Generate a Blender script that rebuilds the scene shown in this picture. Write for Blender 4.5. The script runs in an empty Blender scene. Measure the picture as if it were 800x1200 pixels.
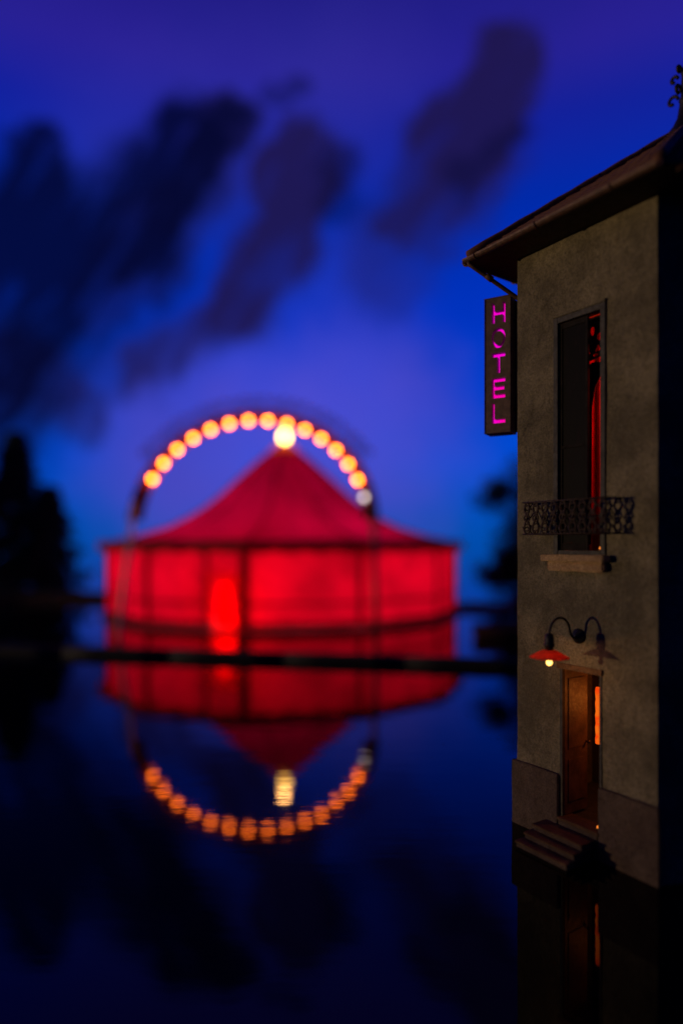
import bpy, bmesh, math, random
from mathutils import Vector, Matrix
random.seed(7)
R = math.radians
PI = math.pi
SC = bpy.context.scene
COL = SC.collection

# ------------------------------------------------------------------ camera
cam_d = bpy.data.cameras.new('camera')
cam = bpy.data.objects.new('camera', cam_d)
COL.objects.link(cam)
cam.location = (0, 0, 4.2)
cam.rotation_euler = (R(90), 0, 0)
cam_d.sensor_fit = 'VERTICAL'
cam_d.sensor_height = 360
cam_d.sensor_width = 240
cam_d.lens = 234
cam_d.shift_y = 38 / 1200
cam_d.clip_start = 0.05
cam_d.clip_end = 3000
cam_d.dof.use_dof = True
cam_d.dof.focus_distance = 9.8
cam_d.dof.aperture_fstop = 0.234 / 0.32
cam_d.dof.aperture_blades = 0
SC.camera = cam

# ------------------------------------------------------------------ render settings
SC.view_settings.view_transform = 'Standard'
SC.view_settings.look = 'None'
SC.view_settings.exposure = 0
SC.view_settings.gamma = 1
SC.render.engine = 'CYCLES'
SC.cycles.use_denoising = True
SC.cycles.max_bounces = 8
SC.cycles.sample_clamp_indirect = 10.0


# ------------------------------------------------------------------ node helper
class N:
    """tiny wrapper for building node trees"""
    def __init__(s, tree):
        s.t = tree
        tree.nodes.clear()

    def n(s, kind, **kw):
        nd = s.t.nodes.new(kind)
        for k, v in kw.items():
            setattr(nd, k, v)
        return nd

    def put(s, sock, v):
        if isinstance(v, bpy.types.NodeSocket):
            s.t.links.new(v, sock)
        elif v is not None:
            sock.default_value = v

    def m(s, op, a, b=None, c=None, clamp=False):
        nd = s.n('ShaderNodeMath', operation=op, use_clamp=clamp)
        s.put(nd.inputs[0], a)
        s.put(nd.inputs[1], b)
        s.put(nd.inputs[2], c)
        return nd.outputs[0]

    def v(s, op, a, b=None, sc=None, out=0):
        nd = s.n('ShaderNodeVectorMath', operation=op)
        s.put(nd.inputs[0], a)
        s.put(nd.inputs[1], b)
        if sc is not None:
            s.put(nd.inputs['Scale'], sc)
        return nd.outputs[out]

    def mr(s, x, a, b, c=0.0, d=1.0, kind='SMOOTHSTEP'):
        nd = s.n('ShaderNodeMapRange', interpolation_type=kind)
        s.put(nd.inputs[0], x)
        for i, q in enumerate((a, b, c, d)):
            s.put(nd.inputs[i + 1], q)
        return nd.outputs[0]

    def mix(s, f, a, b, mode='MIX'):
        nd = s.n('ShaderNodeMix', data_type='RGBA', blend_type=mode)
        s.put(nd.inputs[0], f)
        s.put(nd.inputs[6], a)
        s.put(nd.inputs[7], b)
        return nd.outputs[2]

    def noise(s, vec, scale, detail=3, rough=0.5, out=0):
        nd = s.n('ShaderNodeTexNoise')
        s.put(nd.inputs['Vector'], vec)
        nd.inputs['Scale'].default_value = scale
        nd.inputs['Detail'].default_value = detail
        nd.inputs['Roughness'].default_value = rough
        return nd.outputs[out]

    def ramp(s, x, stops):
        nd = s.n('ShaderNodeValToRGB')
        cr = nd.color_ramp
        while len(cr.elements) < len(stops):
            cr.elements.new(0.5)
        for e, (p, c) in zip(cr.elements, stops):
            e.position = p
            e.color = c
        s.put(nd.inputs[0], x)
        return nd.outputs[0]


def lin(r, g, b, a=1.0):
    """8 bit display colour to linear"""
    f = lambda c: (c / 255 / 12.92) if c <= 10 else ((c / 255 + 0.055) / 1.055) ** 2.4
    return (f(r), f(g), f(b), a)


# ------------------------------------------------------------------ dusk sky
world = bpy.data.worlds.new('World')
SC.world = world
world.use_nodes = True
w = N(world.node_tree)
gen = w.n('ShaderNodeTexCoord').outputs['Generated']
sep = w.n('ShaderNodeSeparateXYZ')
w.put(sep.inputs[0], gen)
X, Y, Z = sep.outputs
yc = w.m('MAXIMUM', Y, 0.12)
uu = w.m('DIVIDE', X, yc)
vv = w.m('DIVIDE', Z, yc)
comb = w.n('ShaderNodeCombineXYZ')
w.put(comb.inputs[0], uu)
w.put(comb.inputs[1], vv)
P = comb.outputs[0]
warp = w.noise(gen, 5.0, 3, 0.6, 1)
warp = w.v('SUBTRACT', warp, (0.5, 0.5, 0.5))
warp = w.v('SCALE', warp, sc=0.13)
rag = w.noise(gen, 17.0, 6, 0.7, 1)
rag = w.v('SUBTRACT', rag, (0.5, 0.5, 0.5))
rag = w.v('SCALE', rag, sc=0.105)
warp = w.v('ADD', warp, rag)
warp = w.v('MULTIPLY', warp, (1, 1, 0))
Pw = w.v('ADD', P, warp)
# wind drawn grain running down to the left through the clouds
rot = w.n('ShaderNodeVectorRotate', rotation_type='Z_AXIS')
w.put(rot.inputs['Vector'], P)
rot.inputs['Angle'].default_value = R(-55)
strk = w.v('MULTIPLY', rot.outputs[0], (2.2, 9.0, 1.0))
grain = w.mr(w.noise(strk, 2.6, 5, 0.65), 0.34, 0.60, 0.78, 1.20)


def plume(a, b, ra, rb, k, soft=(0.55, 1.45)):
    """a streak of cloud or painted glow between two sky directions (tangents of azimuth and height)"""
    a3 = (a[0], a[1], 0)
    ba = (b[0] - a[0], b[1] - a[1], 0)
    L = ba[0] ** 2 + ba[1] ** 2
    pa = w.v('SUBTRACT', Pw, a3)
    h = w.m('DIVIDE', w.v('DOT_PRODUCT', pa, ba, out=1), L, clamp=True)
    off = w.v('SCALE', ba, sc=h)
    d = w.v('LENGTH', w.v('SUBTRACT', pa, off), out=1)
    r = w.m('MULTIPLY_ADD', h, (rb - ra) * 1.24, ra * 1.24)
    return w.mr(w.m('DIVIDE', d, r), soft[0], soft[1], k, 0.0)


def union(lst):
    o = lst[0]
    for q in lst[1:]:
        o = w.m('MAXIMUM', o, q)
    return o


navy = union([
    plume((-0.150, 0.665), (-0.228, 0.620), 0.026, 0.044, 0.80),
    plume((-0.228, 0.615), (-0.340, 0.460), 0.056, 0.078, 1.0),
    plume((-0.180, 0.610), (-0.300, 0.500), 0.030, 0.040, 0.6),
    plume((-0.400, 0.520), (-0.470, 0.330), 0.060, 0.070, 0.8),
    plume((-0.300, 0.400), (-0.440, 0.300), 0.045, 0.050, 0.55),
    plume((-0.340, 0.460), (-0.455, 0.345), 0.060, 0.055, 0.95),
    plume((-0.425, 0.625), (-0.475, 0.450), 0.022, 0.100, 1.0),
    plume((-0.520, 0.480), (-0.560, 0.250), 0.085, 0.110, 0.95),
    plume((-0.560, 0.300), (-0.720, 0.420), 0.110, 0.120, 0.90),
    plume((0.285, 0.640), (0.195, 0.550), 0.020, 0.022, 0.40),
    plume((-0.085, 0.695), (-0.060, 0.680), 0.020, 0.020, 0.55),
    plume((0.000, 0.570), (0.012, 0.500), 0.026, 0.034, 0.45),
])
brown = union([
    plume((0.258, 0.765), (0.205, 0.610), 0.034, 0.070, 1.0, (0.72, 1.25)),
    plume((0.222, 0.620), (0.125, 0.470), 0.064, 0.046, 0.80),
    plume((-0.060, 0.560), (-0.095, 0.450), 0.066, 0.055, 1.0, (0.7, 1.15)),
    plume((-0.095, 0.450), (-0.160, 0.345), 0.054, 0.046, 1.0),
    plume((-0.160, 0.345), (-0.300, 0.265), 0.044, 0.036, 0.75),
    plume((-0.300, 0.265), (-0.380, 0.250), 0.030, 0.030, 0.40),
    plume((-0.155, 0.660), (-0.270, 0.500), 0.034, 0.044, 0.70),
    plume((-0.200, 0.560), (-0.330, 0.400), 0.045, 0.045, 0.55),
    plume((0.150, 0.520), (0.070, 0.400), 0.050, 0.050, 0.40),
    plume((-0.290, 0.420), (-0.370, 0.360), 0.040, 0.040, 0.45),
    plume((-0.500, 0.260), (-0.380, 0.215), 0.060, 0.034, 0.75),
])
front = w.mr(Y, 0.10, 0.30)
# loose scattered cloud for the rest of the sky
st = w.v('MULTIPLY', gen, (1.0, 1.0, 2.2))
loose = w.mr(w.noise(st, 2.6, 4, 0.55), 0.55, 0.75, 0.0, 0.7)
loose = w.m('MULTIPLY', loose, w.m('SUBTRACT', 1.0, front))
navy = w.m('MAXIMUM', w.m('MULTIPLY', w.m('MULTIPLY', navy, front), grain, clamp=True), loose)
brown = w.m('MULTIPLY', w.m('MULTIPLY', brown, front), grain, clamp=True)
el = w.m('ARCTAN2', Z, w.m('SQRT', w.m('ADD', w.m('MULTIPLY', X, X), w.m('MULTIPLY', Y, Y))))
el = w.m('MULTIPLY_ADD', el, 1 / PI, 0.5)           # 0 nadir .. 1 zenith


def es(v, c):                                        # stop at tangent v
    return (0.5 + math.atan(v) / PI, c)


base = w.ramp(el, [
    (0.0, lin(0, 20, 60)),
    es(-0.12, lin(0, 66, 138)),
    es(0.02, lin(0, 82, 182)),
    es(0.12, lin(0, 78, 212)),
    es(0.22, lin(0, 66, 210)),
    es(0.34, lin(0, 52, 194)),
    es(0.50, lin(0, 42, 170)),
    es(0.62, lin(20, 32, 158)),
    es(0.71, lin(42, 32, 150)),
    es(0.84, lin(36, 26, 130)),
    es(1.60, lin(14, 10, 70)),
    (1.0, lin(8, 6, 45)),
])
# violet lamp glow around the fairground arch, fainter above, painted into the sky
arch_glow = union([plume((-0.22, 0.13), (0.02, 0.17), 0.135, 0.140, 0.68, (0.2, 1.35)),
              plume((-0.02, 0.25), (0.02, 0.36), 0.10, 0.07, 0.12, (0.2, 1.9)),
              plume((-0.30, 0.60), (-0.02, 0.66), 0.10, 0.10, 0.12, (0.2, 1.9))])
arch_glow = w.m('MULTIPLY', w.m('MULTIPLY', arch_glow, front), w.mr(w.noise(gen, 6.0, 4), 0.3, 0.7, 0.75, 1.15), clamp=True)
base = w.mix(arch_glow, base, lin(92, 80, 206))
soft = w.noise(gen, 3.0, 3)
base = w.mix(w.mr(soft, 0.3, 0.7, 0.0, 0.25), base, lin(10, 34, 130))
base = w.mix(w.m('MULTIPLY', brown, 0.93), base, lin(30, 22, 72))
base = w.mix(w.m('MULTIPLY', navy, 0.93), base, lin(3, 6, 40))
# the afterglow lies ahead; the sky behind is nearly night
side = w.mr(Y, -0.35, 0.75, 0.15, 1.0)
bg = w.n('ShaderNodeBackground')
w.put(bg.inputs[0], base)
w.put(bg.inputs[1], side)
wo = w.n('ShaderNodeOutputWorld')
w.put(wo.inputs[0], bg.outputs[0])

# ------------------------------------------------------------------ low warm sun from the left
sun_d = bpy.data.lights.new('sun', 'SUN')
sun_d.energy = 0.85
sun_d.angle = R(1.2)
sun_d.color = (1.0, 0.70, 0.38)
sun = bpy.data.objects.new('sun', sun_d)
COL.objects.link(sun)
sun.location = (-60, -4, 20)
sun.rotation_euler = Vector((0.998, 0.069, -0.004)).to_track_quat('-Z', 'Y').to_euler()


# ------------------------------------------------------------------ materials
def mat(name, col, rough=0.7, metal=0.0, var=0.35, scale=6.0, bump=0.0, bscale=40.0, spec=0.5, dark=None):
    m_ = bpy.data.materials.new(name)
    m_.use_nodes = True
    g = N(m_.node_tree)
    tc = g.n('ShaderNodeTexCoord').outputs['Object']
    p = g.n('ShaderNodeBsdfPrincipled')
    f = g.mr(g.noise(tc, scale, 4, 0.6), 0.3, 0.7)
    c1 = (*col, 1)
    c0 = (*(dark or tuple(q * (1 - var) for q in col)), 1)
    g.put(p.inputs['Base Color'], g.mix(f, c0, c1))
    g.put(p.inputs['Roughness'], g.mr(g.noise(tc, scale * 3, 3), 0.3, 0.7, rough * 0.85, min(1, rough * 1.1)))
    p.inputs['Metallic'].default_value = metal
    p.inputs['Specular IOR Level'].default_value = spec
    if bump:
        b = g.n('ShaderNodeBump')
        b.inputs['Strength'].default_value = bump
        b.inputs['Distance'].default_value = 0.02
        g.put(b.inputs['Height'], g.noise(tc, bscale, 5, 0.6))
        g.put(p.inputs['Normal'], b.outputs[0])
    o = g.n('ShaderNodeOutputMaterial')
    g.put(o.inputs[0], p.outputs[0])
    return m_


def emit(name, col, strength, vary=None):
    m_ = bpy.data.materials.new(name)
    m_.use_nodes = True
    g = N(m_.node_tree)
    e = g.n('ShaderNodeEmission')
    if vary:
        tc = g.n('ShaderNodeTexCoord').outputs['Object']
        f = g.mr(g.noise(tc, vary[1], 3), 0.35, 0.65)
        g.put(e.inputs[0], g.mix(f, (*vary[0], 1), (*col, 1)))
    else:
        e.inputs[0].default_value = (*col, 1)
    e.inputs[1].default_value = strength
    o = g.n('ShaderNodeOutputMaterial')
    g.put(o.inputs[0], e.outputs[0])
    return m_


def fabric(name, col, thin=0.6, var=0.2, scale=1.2, rough=0.8):
    m_ = bpy.data.materials.new(name)
    m_.use_nodes = True
    g = N(m_.node_tree)
    tc = g.n('ShaderNodeTexCoord').outputs['Object']
    f = g.mr(g.noise(tc, scale, 4, 0.6), 0.3, 0.7)
    c = g.mix(f, (*tuple(q * (1 - var) for q in col), 1), (*col, 1))
    d = g.n('ShaderNodeBsdfDiffuse')
    t = g.n('ShaderNodeBsdfTranslucent')
    g.put(d.inputs[0], c)
    g.put(t.inputs[0], c)
    mx = g.n('ShaderNodeMixShader')
    mx.inputs[0].default_value = thin
    g.put(mx.inputs[1], d.outputs[0])
    g.put(mx.inputs[2], t.outputs[0])
    o = g.n('ShaderNodeOutputMaterial')
    g.put(o.inputs[0], mx.outputs[0])
    return m_


def plaster_mat(name, c_hi, c_lo, chip):
    m_ = bpy.data.materials.new(name)
    m_.use_nodes = True
    g = N(m_.node_tree)
    tc = g.n('ShaderNodeTexCoord').outputs['Object']
    p = g.n('ShaderNodeBsdfPrincipled')
    big = g.mr(g.noise(tc, 1.3, 5, 0.65), 0.30, 0.70)
    streakv = g.v('MULTIPLY', tc, (2.2, 2.2, 0.7))
    streak = g.mr(g.noise(streakv, 1.1, 6, 0.7), 0.42, 0.75)
    fine = g.mr(g.noise(tc, 38, 5, 0.7), 0.35, 0.66)
    col = g.mix(big, (*c_lo, 1), (*c_hi, 1))
    col = g.mix(g.m('MULTIPLY', streak, 0.45), col, (*tuple(q * 0.45 for q in c_lo), 1))
    col = g.mix(g.m('MULTIPLY', fine, 0.6), col, (*tuple(q * 0.5 for q in c_lo), 1))
    pit = g.mr(g.noise(tc, 14, 6, 0.75), 0.50, 0.62)
    col = g.mix(g.m('MULTIPLY', pit, 0.45), col, (*tuple(q * 0.5 for q in c_lo), 1))
    vor = g.n('ShaderNodeTexVoronoi')
    g.put(vor.inputs['Vector'], tc)
    vor.inputs['Scale'].default_value = 16
    spot = g.mr(vor.outputs[0], 0.02, 0.09, 1.0, 0.0)
    spot = g.m('MULTIPLY', spot, g.mr(g.noise(tc, 5, 2), 0.5, 0.6))
    col = g.mix(g.m('MULTIPLY', spot, 0.7), col, (*chip, 1))
    g.put(p.inputs['Base Color'], col)
    p.inputs['Roughness'].default_value = 0.9
    p.inputs['Specular IOR Level'].default_value = 0.12
    hgt = g.m('ADD', g.m('MULTIPLY', g.noise(tc, 60, 6, 0.7), 0.5), g.m('MULTIPLY', g.noise(tc, 7, 4, 0.6), 1.2))
    hgt = g.m('ADD', hgt, g.m('MULTIPLY', spot, 0.5))
    # hairline cracks, only here and there
    ck = g.n('ShaderNodeTexVoronoi', feature='DISTANCE_TO_EDGE')
    wv = g.v('ADD', tc, g.v('SCALE', g.noise(tc, 4, 4, 0.7, 1), sc=0.35))
    g.put(ck.inputs['Vector'], wv)
    ck.inputs['Scale'].default_value = 1.1
    crack = g.mr(ck.outputs[0], 0.0, 0.012, 1.0, 0.0)
    crack = g.m('MULTIPLY', crack, g.mr(g.noise(tc, 0.9, 2), 0.54, 0.64))
    g.put(p.inputs['Base Color'], g.mix(g.m('MULTIPLY', crack, 0.22), col, (0.02, 0.016, 0.012, 1)))
    hgt = g.m('SUBTRACT', hgt, g.m('MULTIPLY', crack, 0.25))
    b = g.n('ShaderNodeBump')
    b.inputs['Strength'].default_value = 0.9
    b.inputs['Distance'].default_value = 0.03
    g.put(b.inputs['Height'], hgt)
    g.put(p.inputs['Normal'], b.outputs[0])
    o = g.n('ShaderNodeOutputMaterial')
    g.put(o.inputs[0], p.outputs[0])
    return m_


M = {}
M['plaster'] = plaster_mat('weathered plaster', (0.33, 0.27, 0.165), (0.145, 0.12, 0.075), (0.60, 0.54, 0.42))
M['plinth'] = plaster_mat('plinth render', (0.17, 0.12, 0.085), (0.10, 0.066, 0.05), (0.32, 0.25, 0.17))
M['stone'] = plaster_mat('sandstone', (0.70, 0.47, 0.25), (0.42, 0.26, 0.13), (0.60, 0.5, 0.35))
M['step'] = plaster_mat('worn step stone', (0.26, 0.15, 0.075), (0.13, 0.07, 0.035), (0.3, 0.22, 0.14))
M['tile'] = mat('clay tile', (0.16, 0.06, 0.04), 0.85, var=0.5, scale=9, bump=0.4)
M['gutter'] = mat('rusty gutter', (0.15, 0.075, 0.045), 0.6, 0.3, var=0.5, scale=14, bump=0.3)
M['soffit'] = mat('dark soffit boards', (0.07, 0.045, 0.03), 0.8, var=0.4)
M['iron'] = mat('black iron', (0.035, 0.028, 0.026), 0.5, 0.6, var=0.5, scale=25, bump=0.3)
M['rustiron'] = mat('rusted wrought iron', (0.060, 0.030, 0.018), 0.7, 0.3, var=0.6, scale=25, bump=0.4)
M['wood'] = mat('dark painted wood', (0.065, 0.055, 0.04), 0.75, var=0.5, scale=8, bump=0.3, bscale=25)
M['darkwood'] = mat('near black painted wood', (0.024, 0.019, 0.016), 0.85, var=0.5, scale=8, bump=0.4, bscale=25, spec=0.08)
M['doorwood'] = mat('varnished door wood', (0.22, 0.11, 0.05), 0.5, var=0.5, scale=5, bump=0.3)
M['sign'] = mat('sign sheet metal', (0.17, 0.095, 0.065), 0.6, 0.1, var=0.45, scale=12, bump=0.25, bscale=50)
M['signdark'] = mat('sign inner sides', (0.05, 0.03, 0.04), 0.6, var=0.3)
M['black'] = mat('dark tarred timber', (0.012, 0.011, 0.012), 0.8, var=0.4)
M['room'] = mat('dark interior plaster', (0.06, 0.045, 0.04), 0.9)
M['quay'] = mat('damp quay stone', (0.06, 0.03, 0.028), 0.85, var=0.5, scale=2, bump=0.4)
M['bank'] = mat('dark earth bank', (0.03, 0.026, 0.022), 0.95, var=0.5, scale=1.5, bump=0.5, bscale=6)
M['bark'] = mat('bark', (0.05, 0.035, 0.028), 0.9, var=0.5, scale=6, bump=0.5)
M['leaf'] = fabric('dark foliage', (0.07, 0.13, 0.11), 0.5, var=0.5, scale=1.0)
M['canvas'] = fabric('red tent canvas', (0.80, 0.006, 0.090), 0.60, var=0.42, scale=0.5)
M['canvasroof'] = fabric('crimson roof canvas', (0.66, 0.006, 0.18), 0.33, var=0.35, scale=0.4)
M['cupola'] = fabric('lamp tinted cupola canvas', (0.85, 0.25, 0.06), 0.5)  # the peak lamp's orange light is put into this canvas colour
M['valance'] = fabric('maroon valance', (0.30, 0.05, 0.05), 0.35)
M['seam'] = fabric('dark seam tape', (0.26, 0.006, 0.02), 0.45)
M['deck'] = mat('timber deck', (0.12, 0.03, 0.03), 0.8)
M['archred'] = mat('red painted steel', (0.26, 0.035, 0.04), 0.5, var=0.4)
M['archwhite'] = mat('pale painted post', (0.80, 0.74, 0.70), 0.5, var=0.2)
M['bulb'] = emit('warm bulb glass', (1.0, 0.150, 0.010), 36.0)
M['bulboff'] = emit('unlit milky bulb with added glow', (1.0, 0.80, 0.75), 3.2)  # unlit bulb, weak emission added to make it look pale
M['lantern'] = emit('tent top lantern glow', (1.0, 0.52, 0.09), 15.0)
M['lampbulb'] = emit('lamp bulb', (1.0, 0.50, 0.11), 4.5)
M['shade'] = fabric('red enamel lamp shade', (0.80, 0.16, 0.08), 0.6, var=0.3, scale=20)
M['pink'] = emit('magenta sign light', (1.0, 0.0, 0.66), 1.0, ((1.0, 0.0, 0.36), 1.1))
M['redcurtain'] = fabric('red velvet curtain', (0.70, 0.012, 0.010), 0.3, var=0.35, scale=8)
M['orangeglow'] = emit('orange paper lantern', (1.0, 0.16, 0.008), 0.9, ((1.0, 0.06, 0.003), 9))
M['flame'] = emit('small flame', (1.0, 0.25, 0.03), 2.0)
M['brass'] = mat('dull brass', (0.25, 0.15, 0.05), 0.4, 0.9)
M['darkvalance'] = mat('black lace valance', (0.012, 0.01, 0.01), 0.9)

gm = bpy.data.materials.new('old window glass')
gm.use_nodes = True
g = N(gm.node_tree)
gp = g.n('ShaderNodeBsdfPrincipled')
gp.inputs['Base Color'].default_value = (0.02, 0.016, 0.016, 1)
tc = g.n('ShaderNodeTexCoord').outputs['Object']
smear = g.mr(g.noise(g.v('MULTIPLY', tc, (3, 3, 0.8)), 4, 6, 0.7), 0.52, 0.75)
g.put(gp.inputs['Base Color'], g.mix(smear, (0.005, 0.004, 0.004, 1), (0.026, 0.015, 0.016, 1)))
g.put(gp.inputs['Roughness'], g.mr(smear, 0, 1, 0.5, 0.8))
gp.inputs['Specular IOR Level'].default_value = 0.04
go = g.n('ShaderNodeOutputMaterial')
g.put(go.inputs[0], gp.outputs[0])
M['glass'] = gm

wm = bpy.data.materials.new('dark still water')
wm.use_nodes = True
g = N(wm.node_tree)
wp = g.n('ShaderNodeBsdfPrincipled')
wp.inputs['Base Color'].default_value = (0.0012, 0.0014, 0.003, 1)
wp.inputs['Roughness'].default_value = 0.03
wp.inputs['IOR'].default_value = 1.33
tc = g.n('ShaderNodeTexCoord').outputs['Object']
rip = g.noise(g.v('MULTIPLY', tc, (0.55, 1.6, 1)), 1.1, 3, 0.5)
rip2 = g.noise(g.v('MULTIPLY', tc, (0.12, 0.3, 1)), 0.9, 2, 0.5)
rip3 = g.noise(g.v('MULTIPLY', tc, (0.8, 3.2, 1)), 2.2, 3, 0.6)
hh = g.m('ADD', g.m('ADD', g.m('MULTIPLY', rip, 0.30), rip2), g.m('MULTIPLY', rip3, 0.06))
b = g.n('ShaderNodeBump')
b.inputs['Strength'].default_value = 0.6
b.inputs['Distance'].default_value = 0.012
g.put(b.inputs['Height'], hh)
g.put(wp.inputs['Normal'], b.outputs[0])
wo2 = g.n('ShaderNodeOutputMaterial')
g.put(wo2.inputs[0], wp.outputs[0])
M['water'] = wm


# ------------------------------------------------------------------ object helpers
def obj(name, bm, m_, parent=None, smooth=False):
    me = bm if isinstance(bm, bpy.types.Mesh) else None
    if me is None:
        me = bpy.data.meshes.new(name)
        bm.normal_update()
        bm.to_mesh(me)
        bm.free()
    me.materials.clear()
    me.materials.append(M[m_] if isinstance(m_, str) else m_)
    if smooth:
        for p in me.polygons:
            p.use_smooth = True
    o = bpy.data.objects.new(name, me)
    COL.objects.link(o)
    if parent:
        o.parent = parent
        o.matrix_parent_inverse = parent_world(parent).inverted()
    return o


def parent_world(o):
    mtx = Matrix.LocRotScale(o.location, o.rotation_euler, o.scale)
    return (parent_world(o.parent) @ o.matrix_parent_inverse @ mtx) if o.parent else mtx


def tag(o, label=None, cat=None, group=None, kind=None):
    if label: o['label'] = label
    if cat: o['category'] = cat
    if group: o['group'] = group
    if kind: o['kind'] = kind
    return o


def thing(name, label, cat, loc=(0, 0, 0), group=None):
    o = bpy.data.objects.new(name, None)
    o.empty_display_size = 0.3
    COL.objects.link(o)
    o.location = loc
    return tag(o, label, cat, group)


def box8(bm, pts):
    v = [bm.verts.new(p) for p in pts]          # 0-3 bottom ring, 4-7 top ring
    for f in ((3, 2, 1, 0), (4, 5, 6, 7), (0, 1, 5, 4), (1, 2, 6, 5), (2, 3, 7, 6), (3, 0, 4, 7)):
        bm.faces.new([v[i] for i in f])


def tube(bm, pts, r, seg=8, cap=True):
    pts = [Vector(p) for p in pts]
    rs = r if isinstance(r, (list, tuple)) else [r] * len(pts)
    rings = []
    up = None
    for i, p in enumerate(pts):
        d = (pts[min(i + 1, len(pts) - 1)] - pts[max(i - 1, 0)]).normalized()
        if up is None:
            up = Vector((0, 0, 1)) if abs(d.z) < 0.9 else Vector((1, 0, 0))
        a = d.cross(up)
        if a.length < 1e-4:
            a = d.orthogonal()
        a.normalize()
        bb = a.cross(d).normalized()
        up = bb
        rings.append([bm.verts.new(p + rs[i] * (math.cos(2 * PI * k / seg) * a + math.sin(2 * PI * k / seg) * bb)) for k in range(seg)])
    for i in range(len(rings) - 1):
        for k in range(seg):
            bm.faces.new((rings[i][k], rings[i][(k + 1) % seg], rings[i + 1][(k + 1) % seg], rings[i + 1][k]))
    if cap:
        bm.faces.new(rings[0][::-1])
        bm.faces.new(rings[-1])


def lathe(bm, prof, c=(0, 0, 0), seg=24, a0=0.0):
    c = Vector(c)
    rings = [[bm.verts.new(c + Vector((r * math.cos(a0 + 2 * PI * k / seg), r * math.sin(a0 + 2 * PI * k / seg), z))) for k in range(seg)] for r, z in prof]
    for i in range(len(rings) - 1):
        for k in range(seg):
            bm.faces.new((rings[i][k], rings[i][(k + 1) % seg], rings[i + 1][(k + 1) % seg], rings[i + 1][k]))
    return rings


def sphere(bm, c, r, sz=1.0, u=14, v=9):
    bmesh.ops.create_uvsphere(bm, u_segments=u, v_segments=v, radius=r,
                              matrix=Matrix.Translation(c) @ Matrix.Diagonal((1, 1, sz, 1)))


def plate(name, outlines, depth, to_world, m_, parent):
    """flat plate with holes: outlines in 2D (first = outside), extruded to a thickness"""
    cu = bpy.data.curves.new(name, 'CURVE')
    cu.dimensions = '2D'
    cu.fill_mode = 'BOTH'
    cu.extrude = depth / 2
    for pts in outlines:
        s = cu.splines.new('POLY')
        s.points.add(len(pts) - 1)
        for q, (x, y) in zip(s.points, pts):
            q.co = (x, y, 0, 1)
        s.use_cyclic_u = True
    tmp = bpy.data.objects.new(name, cu)
    COL.objects.link(tmp)
    bpy.context.view_layer.update()
    dg = bpy.context.evaluated_depsgraph_get()
    me = bpy.data.meshes.new_from_object(tmp.evaluated_get(dg))
    bpy.data.objects.remove(tmp)
    bpy.data.curves.remove(cu)
    me.transform(to_world)
    return obj(name, me, m_, parent)


def frame_matrix(o, ex, ey, ez):
    m_ = Matrix.Identity(4)
    for i, a in enumerate((ex, ey, ez)):
        a = Vector(a)
        for j in range(3):
            m_[j][i] = a[j]
    for j in range(3):
        m_[j][3] = o[j]
    return m_


# ------------------------------------------------------------------ water
bm = bmesh.new()
v = [bm.verts.new(p) for p in ((-1500, -200, 0), (1500, -200, 0), (1500, 2600, 0), (-1500, 2600, 0))]
bm.faces.new(v)
tag(obj('water', bm, 'water'), kind='structure')


# low banks carrying the trees
def bank(name, cx, cy, rx, ry, h):
    bm = bmesh.new()
    rings = []
    for i in range(7):
        f = i / 6
        rr = 1 - f
        rings.append([])
        for k in range(40):
            a = 2 * PI * k / 40
            wob = 1 + 0.10 * math.sin(3 * a + cx) + 0.06 * math.sin(7 * a)
            z = -0.3 + (h + 0.3) * math.sin(f * PI / 2) ** 0.7 + random.uniform(-.03, .03)
            rings[-1].append(bm.verts.new((cx + rx * rr * wob * math.cos(a), cy + ry * rr * wob * math.sin(a), z)) if i < 6 else None)
    top = bm.verts.new((cx, cy, h))
    for i in range(5):
        for k in range(40):
            bm.faces.new((rings[i][k], rings[i][(k + 1) % 40], rings[i + 1][(k + 1) % 40], rings[i + 1][k]))
    for k in range(40):
        bm.faces.new((rings[5][k], rings[5][(k + 1) % 40], top))
    tag(obj(name, bm, 'bank', smooth=True), kind='structure')


bank('bank', -28.5, 57.0, 10.5, 6.5, 0.4)
bank('bank.001', 20.0, 50.5, 11, 6.0, 0.5)


# quay wall behind the tent, built of long stones
def wall_run(name, label, pts, h, th, step, cat):
    root = thing(name, label, cat, (*pts[0], 0))
    bm_c = bmesh.new()
    proto = {}
    for (a, b_) in zip(pts, pts[1:]):
        a, b_ = Vector(a), Vector(b_)
        L = (b_ - a).length
        d = (b_ - a) / L
        nn = Vector((-d.y, d.x))
        n_ = max(1, round(L / step))
        for i in range(n_):
            q0, q1 = a + d * (L * i / n_ + 0.02), a + d * (L * (i + 1) / n_ - 0.02)
            hh = h + random.uniform(-.02, .02)
            bm = bmesh.new()
            ring = [q0 - nn * th / 2, q1 - nn * th / 2, q1 + nn * th / 2, q0 + nn * th / 2]
            box8(bm, [(p.x, p.y, -0.2) for p in ring] + [(p.x, p.y, hh) for p in ring])
            obj('stone', bm, 'quay', root)
    return root


wall_run('quay_wall', 'low dark stone quay wall running across the water behind the red tent',
         [(-44, 51.5), (-20, 49.5), (-15, 55.0), (7.0, 55.5), (9.5, 44.2), (26, 41.5)][:2] + [(-13.5, 48.6)], 0.55, 0.8, 1.6, 'wall')
wall_run('quay_wall.001', 'low dark stone quay wall between the red tent and the hotel',
         [(6.6, 43.6), (24, 41.6)], 0.42, 0.8, 1.6, 'wall')

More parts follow.
